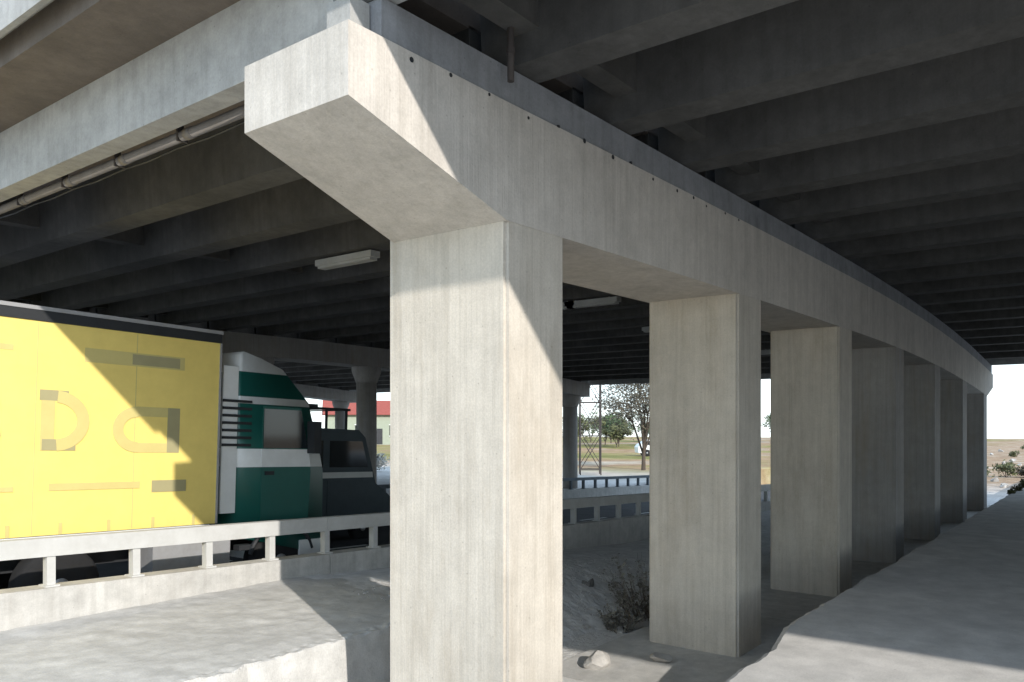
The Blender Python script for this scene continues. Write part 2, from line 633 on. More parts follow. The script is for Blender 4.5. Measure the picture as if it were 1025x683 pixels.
# bearing pads on the cap, one under each roadway girder
GX = [3.50 + 1.475 * k for k in range(20)]
for x in GX:
    z = CAP_T + camber(x)
    box('bearing_pad', x - 0.13, x + 0.13, 4.3, 4.62, z - 0.01, E + 2.5 + camber(x) + 0.004, 'iron', pier)
box('end_block', 3.30, 3.46, 3.80, 4.02, CAP_T + camber(3.4) - 0.02, CAP_T + 0.25 + camber(3.4), 'fascia', pier, 0.01)

# round-column piers
def round_pier(Y, label):
    p = empty('bridge_pier', (0, 0, 0), label, 'bridge pier', None)
    st_ = []
    for x in [3.3, 6, 9, 12, 15, 18, 21, 24, 27, 30.75]:
        z = E + 2.46 + camber(x)
        st_.append((x, [(Y - 0.5, z - 0.6), (Y + 0.5, z - 0.6), (Y + 0.5, z), (Y - 0.5, z)]))
    link('pier_cap', bm_mesh(sweep_x(st_), 'cap', bevel=0.02), 'shade_tone', p)  # round piers too take the concrete darkened to paint in shade
    for x in [5.4, 9.55, 13.7, 17.85, 22.0, 26.0, 29.9]:
        zt = E + 2.46 + camber(x) - 0.6
        z0 = -0.9
        o = link('column', bm_mesh(lathe([(0.33, z0), (0.33, zt - 0.5)]), 'column'), 'shade_tone', p, (x, Y, 0))
        k = link('capital', bm_mesh(lathe([(0.34, zt - 0.52), (0.36, zt - 0.46), (0.46, zt - 0.2), (0.48, zt - 0.12), (0.48, zt + 0.05)]), 'capital'), 'shade_tone', o)
    for x in GX[:-1]:
        z = E + 2.46 + camber(x)
        box('bearing_pad', x - 0.12, x + 0.12, Y - 0.4, Y + 0.4, z - 0.01, E + 2.504 + camber(x), 'iron', p)
    return p


round_pier(19.75, 'pier of round columns with flared capitals on the far side of the road')
round_pier(35.2, 'second pier of round columns, standing further beyond the road than the first')

# ------------------------------------------------------------------ the deck
def girder_profile(wb, hb, hw, wt, depth):
    """precast beam section in (x, z), a little narrower at its soffit, bottom at z = 0"""
    a, b_ = wb / 2, wt / 2
    return [(-a, 0), (a, 0), (b_, depth), (-b_, depth)]


def span(y0, y1, zb, depth, label, outer):
    """girders bear at height zb (before camber); slab above; parapet along both edges"""
    s = empty('bridge_span', (0, 0, 0), label, 'bridge deck')
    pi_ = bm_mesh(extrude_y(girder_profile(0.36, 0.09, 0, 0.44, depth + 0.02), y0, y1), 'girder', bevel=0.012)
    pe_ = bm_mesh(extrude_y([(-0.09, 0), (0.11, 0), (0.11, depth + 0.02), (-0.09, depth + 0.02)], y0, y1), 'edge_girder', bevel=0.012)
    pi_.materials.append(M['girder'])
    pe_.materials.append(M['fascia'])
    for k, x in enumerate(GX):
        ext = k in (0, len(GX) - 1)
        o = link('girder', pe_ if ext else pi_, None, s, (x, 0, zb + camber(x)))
    # diaphragms between girders near each support
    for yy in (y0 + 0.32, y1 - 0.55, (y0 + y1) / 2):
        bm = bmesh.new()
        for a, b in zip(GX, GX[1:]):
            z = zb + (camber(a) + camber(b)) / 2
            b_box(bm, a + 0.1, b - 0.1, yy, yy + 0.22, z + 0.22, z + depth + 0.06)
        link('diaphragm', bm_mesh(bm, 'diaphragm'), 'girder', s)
    xl = [2.78, 3.3] + GX[1:-1] + [31.9, 32.4]
    st_ = [(x, [(y0, zb + depth + camber(x)), (y1, zb + depth + camber(x)), (y1, zb + depth + 0.24 + camber(x)), (y0, zb + depth + 0.24 + camber(x))]) for x in xl]
    link('deck_slab', bm_mesh(sweep_x(st_), 'slab'), 'slab', s)
    zz = zb + depth
    for side in (0, 1):
        xo = 2.78 if side == 0 else 32.4
        sg = -1 if side == 0 else 1
        c = camber(xo)
        lip = [(xo - sg * 0.35, zz + 0.24 + c), (xo + sg * 0.13, zz + 0.24 + c), (xo + sg * 0.13, zz + 0.10 + c), (xo + sg * 0.18, zz + 0.10 + c), (xo + sg * 0.18, outer), (xo - sg * 0.05, outer)]
        if side == 1:
            lip = [(x, z if z != outer else outer + c) for x, z in lip]
        bm = extrude_y(lip, y0, y1)
        link('parapet', bm_mesh(bm, 'parapet'), 'fascia', s)
    return s


span(-11.15, 3.98, E + 2.70, 0.56, 'concrete girder span overhead of the raised path', E + 3.86)
far = span(4.09, 19.7, E + 2.50, 0.60, 'concrete girder span crossing over the road and lorry', E + 3.86)
span(19.8, 35.1, E + 2.50, 0.60, 'concrete girder span beyond the pier of round columns', E + 3.86)
span(-26.5, -11.25, E + 2.70, 0.56, 'concrete girder span further back along the raised path', E + 3.86)
span(-42, -26.6, E + 2.70, 0.56, 'concrete girder span at the back end of the bridge', E + 3.86)
span(35.3, 44, E + 2.50, 0.60, 'short concrete girder span at the far end of the bridge', E + 3.86)

# back pier that carries the overhead span (behind the viewer)
bp = copy_tree(pier)
bp.location = (0, -15.35, 0)
bp['label'] = 'concrete pier of square columns behind the open stretch of path'

# pipe along the inside of the edge girder, with couplings and hangers
px, pz = 3.74, E + 2.50 + camber(3.6)
dp = empty('drain_pipe', (px, 5, pz), 'grey sectioned drain pipe hung beside the edge girder over the road', 'pipe')
tube('pipe', (0, -0.3, 0), (0, 13.9, 0), 0.045, 'pvc', dp, 12, smooth=True)
for k in range(13):
    y = 0.2 + k * 1.1
    tube('coupling', (0, y, 0), (0, y + 0.10, 0), 0.050, 'pvc', dp, 12, smooth=True)
    bm = bmesh.new()
    b_box(bm, -0.050, 0.050, y + 0.16, y + 0.18, -0.050, 0.064)
    b_box(bm, -0.14, 0.01, y + 0.16, y + 0.19, 0.062, 0.09)
    link('hanger', bm_mesh(bm, 'hanger'), 'iron', dp)
cb = bmesh.new()
for k in range(28):
    y = 4.7 + k * 0.5
    b_tube(cb, (px + 0.09, y, pz - 0.03 - 0.015 * (k % 2)), (px + 0.09, y + 0.5, pz - 0.03 - 0.015 * ((k + 1) % 2)), 0.010, 5)
tag(link('cable', bm_mesh(cb, 'cable'), 'dark'), 'thin black cable running along the drain pipe under the deck', 'cable')

# downpipe by the upstand
dn_ = empty('downpipe', (4.66, 3.60, 0), 'dark vertical downpipe dropping from the deck to the cap', 'pipe')
tube('pipe', (0, 0, CAP_T + 0.1), (0, 0, E + 3.22), 0.026, 'iron', dn_, 10, smooth=True)
for z in (CAP_T + 0.3, CAP_T + 0.62):
    tube('bracket', (0, 0, z), (0, 0, z + 0.05), 0.034, 'iron', dn_, 10)

# luminaires under the far girders
for k, (x, y) in enumerate([(8.0, 9.2), (13.5, 8.6), (13.1, 9.6), (18.8, 9.2), (24.2, 9.2)]):
    gx = min(GX, key=lambda q: abs(q - x))
    z = E + 2.5 + camber(gx)
    l_ = empty('luminaire', (gx, y, z), ['pale batten lamp under the deck next to the first column', 'pale batten lamp under the deck seen past the first column', 'pale batten lamp beside another one under the deck', 'pale batten lamp under the deck near the fourth column', 'pale batten lamp under the deck near the fifth column'][k], 'lamp', 'lamps under the deck')
    bm = bmesh.new()
    b_box(bm, -0.09, 0.09, -0.62, 0.62, -0.12, -0.03)
    link('casing', bm_mesh(bm, 'casing', bevel=0.02), 'lampbody', l_)
    bm = bmesh.new()
    b_box(bm, -0.07, 0.07, -0.58, 0.58, -0.16, -0.121)
    link('diffuser', bm_mesh(bm, 'diffuser', bevel=0.015), 'lampbody', l_)
    for yy in (-0.4, 0.4):
        tube('bracket', (0, yy, -0.04), (0, yy, 0.01), 0.02, 'grey', l_, 6)

# ------------------------------------------------------------------ barriers
def barrier(name, y, h_wall, h_rail, rail_h, x0, x1, mw, mrail, label, thick=0.28, flip=1):
    b = empty(name, (0, y, 0), label, 'barrier')
    xsb = [x0 + (x1 - x0) * i / 24 for i in range(25)]
    # concrete wall, cast in lengths
    n = int((x1 - x0) / 5.74)
    for i in range(n):
        a, c = x0 + i * 5.742, x0 + (i + 1) * 5.742 - 0.015
        st_ = []
        for x in (a, c):
            z = road_z(x)
            st_.append((x, [(0, z - 0.5), (thick * flip, z - 0.5), (thick * flip, z + h_wall), (0, z + h_wall)]))
        link('wall_panel', bm_mesh(sweep_x(st_), 'wall_panel', bevel=0.018), mw, b)
        st_ = []
        a2, c2 = a + 0.0, c + 0.009
        for x in (a2, c2):
            z = road_z(x) + h_rail
            o = thick * flip * 0.5
            st_.append((x, [(o - 0.07, z - rail_h), (o + 0.07, z - rail_h), (o + 0.07, z), (o - 0.07, z)]))
        link('rail', bm_mesh(sweep_x(st_), 'rail', bevel=0.02), mrail, b)
    bm = bmesh.new()
    b_box(bm, -0.045, 0.045, -0.05, 0.05, 0, h_rail - rail_h - h_wall + 0.06)
    b_box(bm, -0.075, 0.075, -0.09, 0.09, -0.01, 0.022)
    me = bm_mesh(bm, 'post', bevel=0.004)
    me.materials.append(M[mrail])
    k = 0
    while True:
        x = 3.89 + 0.957 * (k - 14)
        k += 1
        if x < x0 + 0.05:
            continue
        if x > x1 - 0.2:
            break
        link('post', me, None, b, (x, thick * flip * 0.5, road_z(x) + h_wall - 0.004))
    return b


barrier('roadside_barrier', 9.3, 0.745, 1.28, 0.20, -9.52, 47.8, 'barrier', 'rail', 'white concrete barrier with posts and a top rail in front of the lorry')
barrier('roadside_barrier', 18.2, 0.62, 1.10, 0.12, -9.52, 47.8, 'barrier', 'far_rail', 'dark railing on a low wall along the far side of the road')

# ------------------------------------------------------------------ the lorry
def wheel_mesh(r, wd):
    ty = lathe([(r * 0.62, -wd / 2), (r * 0.93, -wd / 2), (r, -wd / 2 + 0.04), (r, wd / 2 - 0.04), (r * 0.93, wd / 2), (r * 0.62, wd / 2)], 28)
    a = bm_mesh(ty, 'tyre')
    rm = lathe([(r * 0.63, -wd / 2 + 0.01), (r * 0.55, -wd / 2 + 0.03), (r * 0.50, -wd / 2 + 0.10), (r * 0.25, -wd / 2 + 0.08), (r * 0.22, -wd / 2 - 0.01), (r * 0.10, -wd / 2 - 0.02), (0.01, -wd / 2 - 0.02), (0.01, wd / 2 - 0.02), (r * 0.62, wd / 2 - 0.02)], 24)
    b = bm_mesh(rm, 'rim')
    a.materials.append(M['tyre'])
    b.materials.append(M['rim'])
    return a, b


def add_wheel(parent, x, y, r, wd, side, meshes):
    a, b = meshes
    o = link('wheel', a, None, parent, (x, y, r))
    o.rotation_euler = (R(-90 if side < 0 else 90), 0, 0) if False else (R(90), 0, 0) if side > 0 else (R(-90), 0, 0)
    c = link('rim', b, None, o)
    return o


LX = 6.60                               # front of the trailer box
LY = 10.60                              # side of the lorry facing the columns
lorry = empty('articulated_lorry', (LX, LY, road_z(LX)), 'yellow box lorry with a green and white cab driving under the bridge', 'lorry')
lorry.rotation_euler = (0, math.atan(0.033), 0)
L = lorry
ZB, ZT = 1.17, 3.97
# box: local x back from 0 to -13.6, y 0..2.5
box('trailer_box', -13.6, 0, 0, 2.5, ZB, ZT - 0.16, 'yellow', L, 0.02)
bx_ = L
box('top_rail', -13.62, 0.02, -0.02, 2.52, ZT - 0.158, ZT - 0.03, 'dark', L, 0.01)
box('roof_edge', -13.62, 0.03, -0.03, 2.53, ZT - 0.028, ZT + 0.02, 'rim', L, 0.012)
box('corner_post', -0.002, 0.03, -0.012, 0.06, ZB, ZT - 0.16, 'rim', L, 0.008)
box('bottom_rail', -13.6, 0.0, -0.012, 0.05, ZB - 0.10, ZB - 0.002, 'dark', L, 0.008)
box('chassis', -13.3, -0.9, 0.75, 1.75, ZB - 0.36, ZB - 0.11, 'dark', L)
# side seams of the box: slim buckles/lashings along the lower edge
for k in range(22):
    x = -0.35 - k * 0.6
    box('lashing_strap', x - 0.02, x + 0.02, -0.012, -0.001, ZB + 0.0, ZB + 0.15, 'markfaint', L)

# faded print on the side (strokes of letters too worn to read)
NMARK = [0]


def stroke(x0, x1, z0, z1, m):
    NMARK[0] += 1
    bm = bmesh.new()
    b_box(bm, x0, x1, -0.003 - 0.0006 * NMARK[0], 0.001, z0, z1)
    link('print_mark', bm_mesh(bm, 'print_mark'), m, L)


def arc(cx_, cz_, rx, rz, a0, a1, th, m, n=14):
    NMARK[0] += 1
    yo = -0.003 - 0.0006 * NMARK[0]
    bm = bmesh.new()
    q = []
    for k in range(n + 1):
        a_ = R(a0 + (a1 - a0) * k / n)
        q.append([bm.verts.new((cx_ + (rx - d) * math.cos(a_), y_, cz_ + (rz - d) * math.sin(a_))) for d, y_ in ((0, yo), (th, yo), (th, 0.001), (0, 0.001))])
    for u_, v_ in zip(q, q[1:]):
        for k in range(4):
            bm.faces.new((u_[k], u_[(k + 1) % 4], v_[(k + 1) % 4], v_[k]))
    bm.faces.new(q[0][::-1])
    bm.faces.new(q[-1])
    link('print_mark', bm_mesh(bm, 'print_mark'), m, L)


for (x0, x1, z0, z1, m) in [
    (-1.92, -0.55, 3.36, 3.54, 'markfaint'), (-1.30, -0.62, 3.38, 3.52, 'mark'), (-3.6, -2.75, 3.42, 3.49, 'markfaint'),
    (-0.78, -0.60, 2.20, 2.82, 'mark'), (-1.20, -0.78, 2.20, 2.33, 'markfaint'), (-1.20, -0.78, 2.69, 2.82, 'markfaint'),
    (-2.42, -2.26, 2.22, 2.96, 'markfaint'), (-2.40, -2.0, 2.22, 2.36, 'mark'), (-2.44, -2.1, 2.84, 2.97, 'mark'),
    (-0.98, -0.48, 1.66, 1.82, 'mark'), (-2.3, -1.15, 1.72, 1.81, 'markfaint'), (-4.6, -2.7, 1.72, 1.78, 'markfaint'),
    (-6.4, -5.6, 2.2, 2.34, 'mark'), (-6.4, -6.22, 2.2, 2.95, 'mark')]:
    stroke(x0, x1, z0, z1, m)
arc(-2.26, 2.59, 0.42, 0.38, -85, 85, 0.15, 'markfaint')
arc(-1.20, 2.51, 0.34, 0.31, 90, 270, 0.14, 'markfaint')
arc(-3.10, 2.76, 0.22, 0.20, -80, 150, 0.12, 'markfaint')
arc(-3.10, 2.40, 0.24, 0.20, -150, 80, 0.13, 'mark')
arc(-4.30, 2.58, 0.40, 0.38, 40, 320, 0.15, 'markfaint')
# vertical seams of the tarpaulin, marker lamps and a reflective strip
for k in range(11):
    x = -1.24 * (k + 1)
    box('seam', x - 0.006, x + 0.006, -0.002, 0.001, ZB + 0.02, ZT - 0.18, 'markfaint', L)
for k in range(9):
    box('marker_lamp', -0.8 - k * 1.5 - 0.05, -0.8 - k * 1.5 + 0.05, -0.024, -0.013, ZB - 0.075, ZB - 0.03, 'amber', L)
box('reflective_strip', -13.5, -0.1, -0.0155, -0.0125, ZB - 0.022, ZB - 0.006, 'white', L)

# cab
CX0, CX1 = 0.36, 1.98
prof = [(CX0, 0.95), (CX1 - 0.05, 0.55), (CX1 + 0.02, 0.75), (CX1, 1.9), (CX1 - 0.06, 2.15), (CX1 - 0.33, 3.02), (CX1 - 0.45, 3.14), (CX1 - 0.85, 3.52), (CX1 - 1.25, 3.66), (CX0 + 0.06, 3.74), (CX0, 3.68)]
bm = extrude_y(prof, 0.03, 2.47)
cab = link('cab', bm_mesh(bm, 'cab', bevel=0.11, seg=3, smooth=True), 'livery', L)
# side window and door
def side_panel(name, pts, y, th, mat, parent):
    bm = extrude_y(pts, y - th, y + 0.004)
    return link(name, bm_mesh(bm, name, bevel=0.004), mat, parent)


door = side_panel('door', [(0.78, 1.02), (1.68, 0.95), (1.72, 1.9), (1.68, 2.2), (1.5, 2.93), (0.78, 2.93)], 0.03, 0.012, 'livery', cab)
side_panel('window', [(0.80, 2.28), (1.65, 2.28), (1.50, 2.89), (0.80, 2.89)], 0.016, 0.008, 'glass', door)
side_panel('handle', [(0.84, 1.86), (1.0, 1.86), (1.0, 1.92), (0.84, 1.92)], 0.016, 0.02, 'dark', door)
bm = bmesh.new()
for a, b_, c, d in [((CX1 - 0.055, 2.2), (CX1 - 0.325, 2.98), 0.16, 2.34)]:
    vs = [bm.verts.new(p) for p in ((a[0] + 0.012, c, a[1]), (a[0] + 0.012, d, a[1]), (b_[0] + 0.012, d, b_[1]), (b_[0] + 0.012, c, b_[1]))]
    bm.faces.new(vs)
bmesh.ops.solidify(bm, geom=bm.faces[:], thickness=0.02)
link('windscreen', bm_mesh(bm, 'windscreen'), 'glass', cab)
box('sun_visor', CX1 - 0.36, CX1 - 0.06, 0.12, 2.38, 2.96, 3.02, 'dark', cab, 0.01)
box('grille', CX1 + 0.01, CX1 + 0.05, 0.45, 2.05, 0.95, 1.75, 'dark', cab, 0.01)
for k in range(5):
    box('grille_bar', CX1 + 0.048, CX1 + 0.07, 0.5, 2.0, 1.02 + k * 0.145, 1.06 + k * 0.145, 'white', cab)
box('bumper', CX1 - 0.45, CX1 + 0.12, 0.0, 2.5, 0.35, 0.80, 'white', L, 0.05, 2)
for y in (0.12, 2.0):
    box('headlight', CX1 + 0.115, CX1 + 0.135, y, y + 0.38, 0.52, 0.70, 'headlamp', L, 0.01)
# air deflector flank behind the cab with louvres
box('side_deflector', CX0 - 0.26, CX0 - 0.01, 0.04, 0.08, 1.30, 3.50, 'white', L, 0.01)
for k in range(7):
    box('louvre', CX0 - 0.27, CX0 + 0.22, 0.012, 0.038, 2.30 + k * 0.11, 2.34 + k * 0.11, 'dark', L)
for y in (-0.16, 2.46):
    mr_ = box('mirror', CX1 - 0.34, CX1 - 0.20, y, y + 0.20, 2.20, 2.72, 'dark', L, 0.03)
    tube('mirror_arm', (CX1 - 0.30, y + 0.1, 2.7), (CX1 - 0.36, 1.2 if y < 0 else 1.3, 2.86), 0.015, 'dark', mr_, 6)
box('step', 0.45, 0.68, 0.02, 0.2, 0.42, 0.50, 'dark', L, 0.01)
box('step', 0.45, 0.68, 0.05, 0.2, 0.72, 0.80, 'dark', L, 0.01)
# tractor chassis, tank, mudguards
box('tractor_chassis', -3.4, 2.0, 0.85, 1.65, 0.62, 0.95, 'dark', L)
tk = bmesh.new()
b_box(tk, -0.9, 0.30, 0.06, 0.66, 0.42, 1.0)
link('fuel_tank', bm_mesh(tk, 'tank', bevel=0.09, seg=3), 'rim', L)
box('side_skirt', -9.0, -3.6, 0.06, 0.09, 0.42, 1.02, 'white', L, 0.01)
box('mudguard', -2.75, -1.45, 0.02, 0.6, 1.04, 1.075, 'dark', L, 0.01)
wm = wheel_mesh(0.5, 0.32)
for x in (1.2,):
    for y, s in ((0.2, -1), (2.3, 1)):
        add_wheel(L, x, y, 0.5, 0.32, s, wm)
for x in (-2.1, -9.6, -10.9, -12.2):
    for y, s in ((0.2, -1), (2.3, 1)):
        add_wheel(L, x, y, 0.5, 0.32, s, wm)
# front wheel arch lip
arch = []
bm = bmesh.new()
for k in range(12):
    a0, a1 = R(15 + k * 12.5), R(15 + (k + 1) * 12.5)
    b_tube(bm, (1.2 + 0.6 * math.cos(a0), 0.02, 0.5 + 0.6 * math.sin(a0)), (1.2 + 0.6 * math.cos(a1), 0.02, 0.5 + 0.6 * math.sin(a1)), 0.035, 6)
link('wheel_arch', bm_mesh(bm, 'wheel_arch'), 'dark', L)

# ------------------------------------------------------------------ van ahead, in the far lane
def car_body(prof, y0, y1, mat, parent, name='body', bev=0.06):
    return link(name, bm_mesh(extrude_y(prof, y0, y1), name, bevel=bev, seg=2), mat, parent)


VX, VY = 9.0, 15.2
van = empty('van', (VX, VY, road_z(VX + 2.4)), 'dark slate van with a pale side stripe and roof rack ahead of the lorry', 'van')
van.rotation_euler = (0, math.atan(0.033), 0)
body = car_body([(0, 0.35), (5.5, 0.35), (5.6, 0.6), (5.58, 1.05), (5.3, 1.25), (5.0, 1.45), (4.62, 2.6), (4.4, 2.78), (0.2, 2.84), (0.02, 2.7)], 0, 1.85, 'slate', van)
side_panel('stripe', [(0.05, 1.60), (4.9, 1.60), (4.88, 1.74), (0.05, 1.74)], 0.0, 0.006, 'white', van)
for a, b_ in ((0.3, 1.7), (1.85, 3.3)):
    side_panel('window', [(a, 1.86), (b_, 1.86), (b_, 2.5), (a, 2.5)], 0.0, 0.006, 'glass', van)
vd = side_panel('door', [(3.45, 0.5), (4.55, 0.5), (4.8, 1.3), (4.75, 1.55), (3.45, 1.55)], 0.0, 0.008, 'slate', van)
side_panel('door_window', [(3.5, 1.86), (4.72, 1.86), (4.52, 2.5), (3.5, 2.5)], -0.001, 0.006, 'glass', vd)
bm = bmesh.new()
bm.faces.new([bm.verts.new(p) for p in ((4.99, 0.15, 1.5), (4.99, 1.7, 1.5), (4.64, 1.65, 2.56), (4.64, 0.2, 2.56))])
bmesh.ops.translate(bm, verts=bm.verts, vec=(0.03, 0, 0.02))
bmesh.ops.solidify(bm, geom=bm.faces[:], thickness=0.01)
link('windscreen', bm_mesh(bm, 'windscreen'), 'glass', van)
for y in (0.08, 1.45):
    box('headlight', 5.52, 5.6, y, y + 0.3, 0.76, 0.98, 'headlamp', van, 0.02)
box('bumper', 5.2, 5.66, 0.0, 1.85, 0.34, 0.58, 'dark', van, 0.04)
rack = box('roof_rack', 0.3, 4.2, 0.1, 0.16, 3.24, 3.30, 'dark', van)
box('rack_rail', 0.3, 4.2, 1.7, 1.76, 3.24, 3.30, 'dark', rack)
for k in range(7):
    x = 0.35 + k * 0.62
    for y in (0.11, 1.71):
        box('rack_post', x, x + 0.05, y, y + 0.045, 2.78, 3.25, 'dark', rack)
    box('rack_bar', x, x + 0.05, 0.13, 1.73, 3.245, 3.275, 'dark', rack)
vw = wheel_mesh(0.34, 0.22)
for x in (1.0, 4.6):
    for y, s in ((0.1, -1), (1.75, 1)):
        add_wheel(van, x, y, 0.34, 0.22, s, vw)

# ------------------------------------------------------------------ rubble
def rock_mesh(r, seed, flat=0.7):
    bm = bmesh.new()
    bmesh.ops.create_icosphere(bm, subdivisions=3, radius=r)
    rnd = random.Random(seed)
    off = Vector((rnd.uniform(0, 50), rnd.uniform(0, 50), rnd.uniform(0, 50)))
    sx_, sy_ = rnd.uniform(0.8, 1.3), rnd.uniform(0.7, 1.1)
    planes = [(Vector((rnd.gauss(0, 1), rnd.gauss(0, 1), rnd.gauss(0, 1))).normalized(), rnd.uniform(0.42, 0.75) * r) for _ in range(12)]
    for v_ in bm.verts:
        for nrm, d in planes:
            k = v_.co.dot(nrm)
            if k > d:
                v_.co -= nrm * (k - d)
        v_.co *= 1 + 0.12 * noise.noise(v_.co / r * 1.6 + off)
        v_.co.x *= sx_
        v_.co.y *= sy_
        v_.co.z *= flat
    return bm_mesh(bm, 'rock')


def surf(x, y):
    if 5.3 < y < 9.4:
        return ledge_h(x, y)
    return ground_h(x, y)


rocks = [rock_mesh(1.0, s_, 0.6 + 0.05 * s_) for s_ in range(6)]
for i, me in enumerate(rocks):
    me.materials.append(M['rock'] if i < 3 else M['rockdark'])
rr = random.Random(3)
for k in range(24):
    x = rr.uniform(10.2, 13.0) if k % 5 else rr.uniform(8.8, 10)
    y = rr.uniform(5.3, 7.9)
    darkish = x > 10.6
    o = link('rock', rocks[rr.randrange(3, 6) if darkish and rr.random() < 0.75 else rr.randrange(3)], None)
    s_ = rr.uniform(0.03, 0.12)
    o.scale = (s_, s_, s_)
    o.rotation_euler = (rr.uniform(-0.3, 0.3), rr.uniform(-0.3, 0.3), rr.uniform(0, 6.3))
    o.location = (x, y, surf(x, y) + s_ * 0.25)
    tag(o, 'broken stone on the rubble bank behind the second column', 'rock', 'stones on the rubble bank')
o = link('concrete_block', rock_mesh(0.24, 31, 0.5), 'rock')
o.location = (7.85, 4.85, 0.08)
tag(o, 'broken concrete lump lying between the first and second columns', 'rubble')
o = link('concrete_block', rock_mesh(0.13, 37, 0.55), 'rock')
o.location = (8.5, 4.35, 0.06)
tag(o, 'small broken concrete piece at the foot of the second column', 'rubble')

# gravel strewn over the bank and the ground between columns
gv = bmesh.new()
for k in range(2600):
    if k % 3:
        x, y = rr.uniform(6.8, 13), rr.uniform(5.2, 8.0)
    else:
        x, y = rr.uniform(2.5, 26), rr.uniform(2.4, 5.6)
    z = surf(x, y)
    s_ = rr.uniform(0.008, 0.035)
    q = [gv.verts.new((x + s_ * rr.uniform(-1, 1), y + s_ * rr.uniform(-1, 1), z - 0.3 * s_)) for _ in range(3)]
    tp = gv.verts.new((x, y, z + s_ * rr.uniform(0.5, 1)))
    for i in range(3):
        gv.faces.new((q[i], q[(i + 1) % 3], tp))
tag(link('gravel', bm_mesh(gv, 'gravel'), 'rock'), 'small loose gravel scattered around the column feet and bank', 'gravel', kind='stuff')

# ------------------------------------------------------------------ vegetation
def leaf_cluster(bm, c, rad, n, size, rnd, flat=1.0):
    for _ in range(n):
        d = Vector((rnd.gauss(0, 1), rnd.gauss(0, 1), rnd.gauss(0, 1)))
        d = d.normalized() * rad * rnd.random() ** 0.45
        p = c + Vector((d.x, d.y, d.z * flat))
        u = Vector((rnd.gauss(0, 1), rnd.gauss(0, 1), rnd.gauss(0, 1))).normalized()
        v_ = u.orthogonal().normalized()
        s_ = size * rnd.uniform(0.6, 1.4)
        vs = [bm.verts.new(p + u * s_), bm.verts.new(p + v_ * s_ * 0.5), bm.verts.new(p - u * s_), bm.verts.new(p - v_ * s_ * 0.5)]
        bm.faces.new(vs)


def tree(name, x, y, h, cr, leaf, label, group, nclump=22, nleaf=70, ls=0.09, seed=0, trunk_h=0.4, cat='tree'):
    rnd = random.Random(seed)
    z0 = ground_h(x, y) - 0.1
    t_ = empty(name, (x, y, z0), label, cat, group)
    bm = bmesh.new()
    th = h * trunk_h
    b_tube(bm, (0, 0, 0), (0.05, 0, th), h * 0.022, 8, h * 0.016)
    tips = []
    for k in range(9):
        a = rnd.uniform(0, 6.28)
        zz = rnd.uniform(0.5, 1.0) * (h - th) * 0.8
        rr_ = cr * rnd.uniform(0.4, 0.85)
        tip = (rr_ * math.cos(a), rr_ * math.sin(a), th + zz)
        mid = (tip[0] * 0.4, tip[1] * 0.4, th + zz * 0.6)
        b_tube(bm, (0.04, 0, th * rnd.uniform(0.75, 0.98)), mid, h * 0.010, 6, h * 0.006)
        b_tube(bm, mid, tip, h * 0.006, 5, h * 0.002)
        for _ in range(3):
            e_ = (tip[0] + rnd.uniform(-.4, .4) * cr, tip[1] + rnd.uniform(-.4, .4) * cr, tip[2] + rnd.uniform(-.3, .5) * cr)
            b_tube(bm, mid, e_, h * 0.004, 4, h * 0.0015)
            tips.append(Vector(e_))
        tips.append(Vector(tip))
    link('trunk', bm_mesh(bm, 'trunk'), 'bark', t_)
    bm = bmesh.new()
    for k in range(nclump):
        c = tips[k % len(tips)] + Vector((rnd.gauss(0, .15), rnd.gauss(0, .15), rnd.gauss(0, .15))) * cr
        leaf_cluster(bm, c, cr * rnd.uniform(0.16, 0.36), nleaf, ls, rnd, 0.8)
    link('crown', bm_mesh(bm, 'crown'), leaf, t_)
    return t_


tree('bare_tree', 44.6, 24.0, 6.6, 3.3, 'leaf3', 'sparse brown-leaved tree beyond the far railing, beside the scaffold tower', None, 150, 90, 0.075, 5, 0.2)
far_trees = [(88, 58, 3.4), (90, 52, 3.8), (86, 50, 3.0), (92, 47, 3.3), (95, 57, 4.2), (90, 43, 3.2), (87, 62, 3.6), (99, 50, 4.4), (105, 62, 4.2), (112, 70, 5.0), (104, 74, 3.8), (118, 62, 4.6), (110, 84, 5.5), (98, 90, 5.0), (120, 52, 4.0), (128, 44, 4.2), (92, 100, 6.0)]
for k, (x, y, h) in enumerate(far_trees):
    tree('round_tree', x, y, h, h * 0.6, 'leaf2' if k % 2 else 'leaf1', 'leafy green tree in the distant row past the meadow', 'distant trees past the meadow', 40, 60, 0.15, 20 + k, 0.14)


def bush(name, x, y, z, r, leaf, label, cat, group, n, ls, seed):
    rnd = random.Random(seed)
    t_ = empty(name, (x, y, z), label, cat, group)
    bm = bmesh.new()
    for k in range(9):
        a = rnd.uniform(0, 6.28)
        c = Vector((math.cos(a) * r * 0.6 * rnd.random(), math.sin(a) * r * 0.6 * rnd.random(), r * rnd.uniform(0.25, 0.8)))
        leaf_cluster(bm, c, r * rnd.uniform(0.25, 0.5), n // 9, ls, rnd, 0.8)
    link('foliage', bm_mesh(bm, 'foliage'), leaf, t_)
    bm = bmesh.new()
    for k in range(6):
        a = rnd.uniform(0, 6.28)
        b_tube(bm, (0, 0, -0.05), (math.cos(a) * r * 0.5, math.sin(a) * r * 0.5, r * 0.7), r * 0.03, 4, r * 0.01)
    link('stem', bm_mesh(bm, 'stem'), 'bark', t_)
    return t_


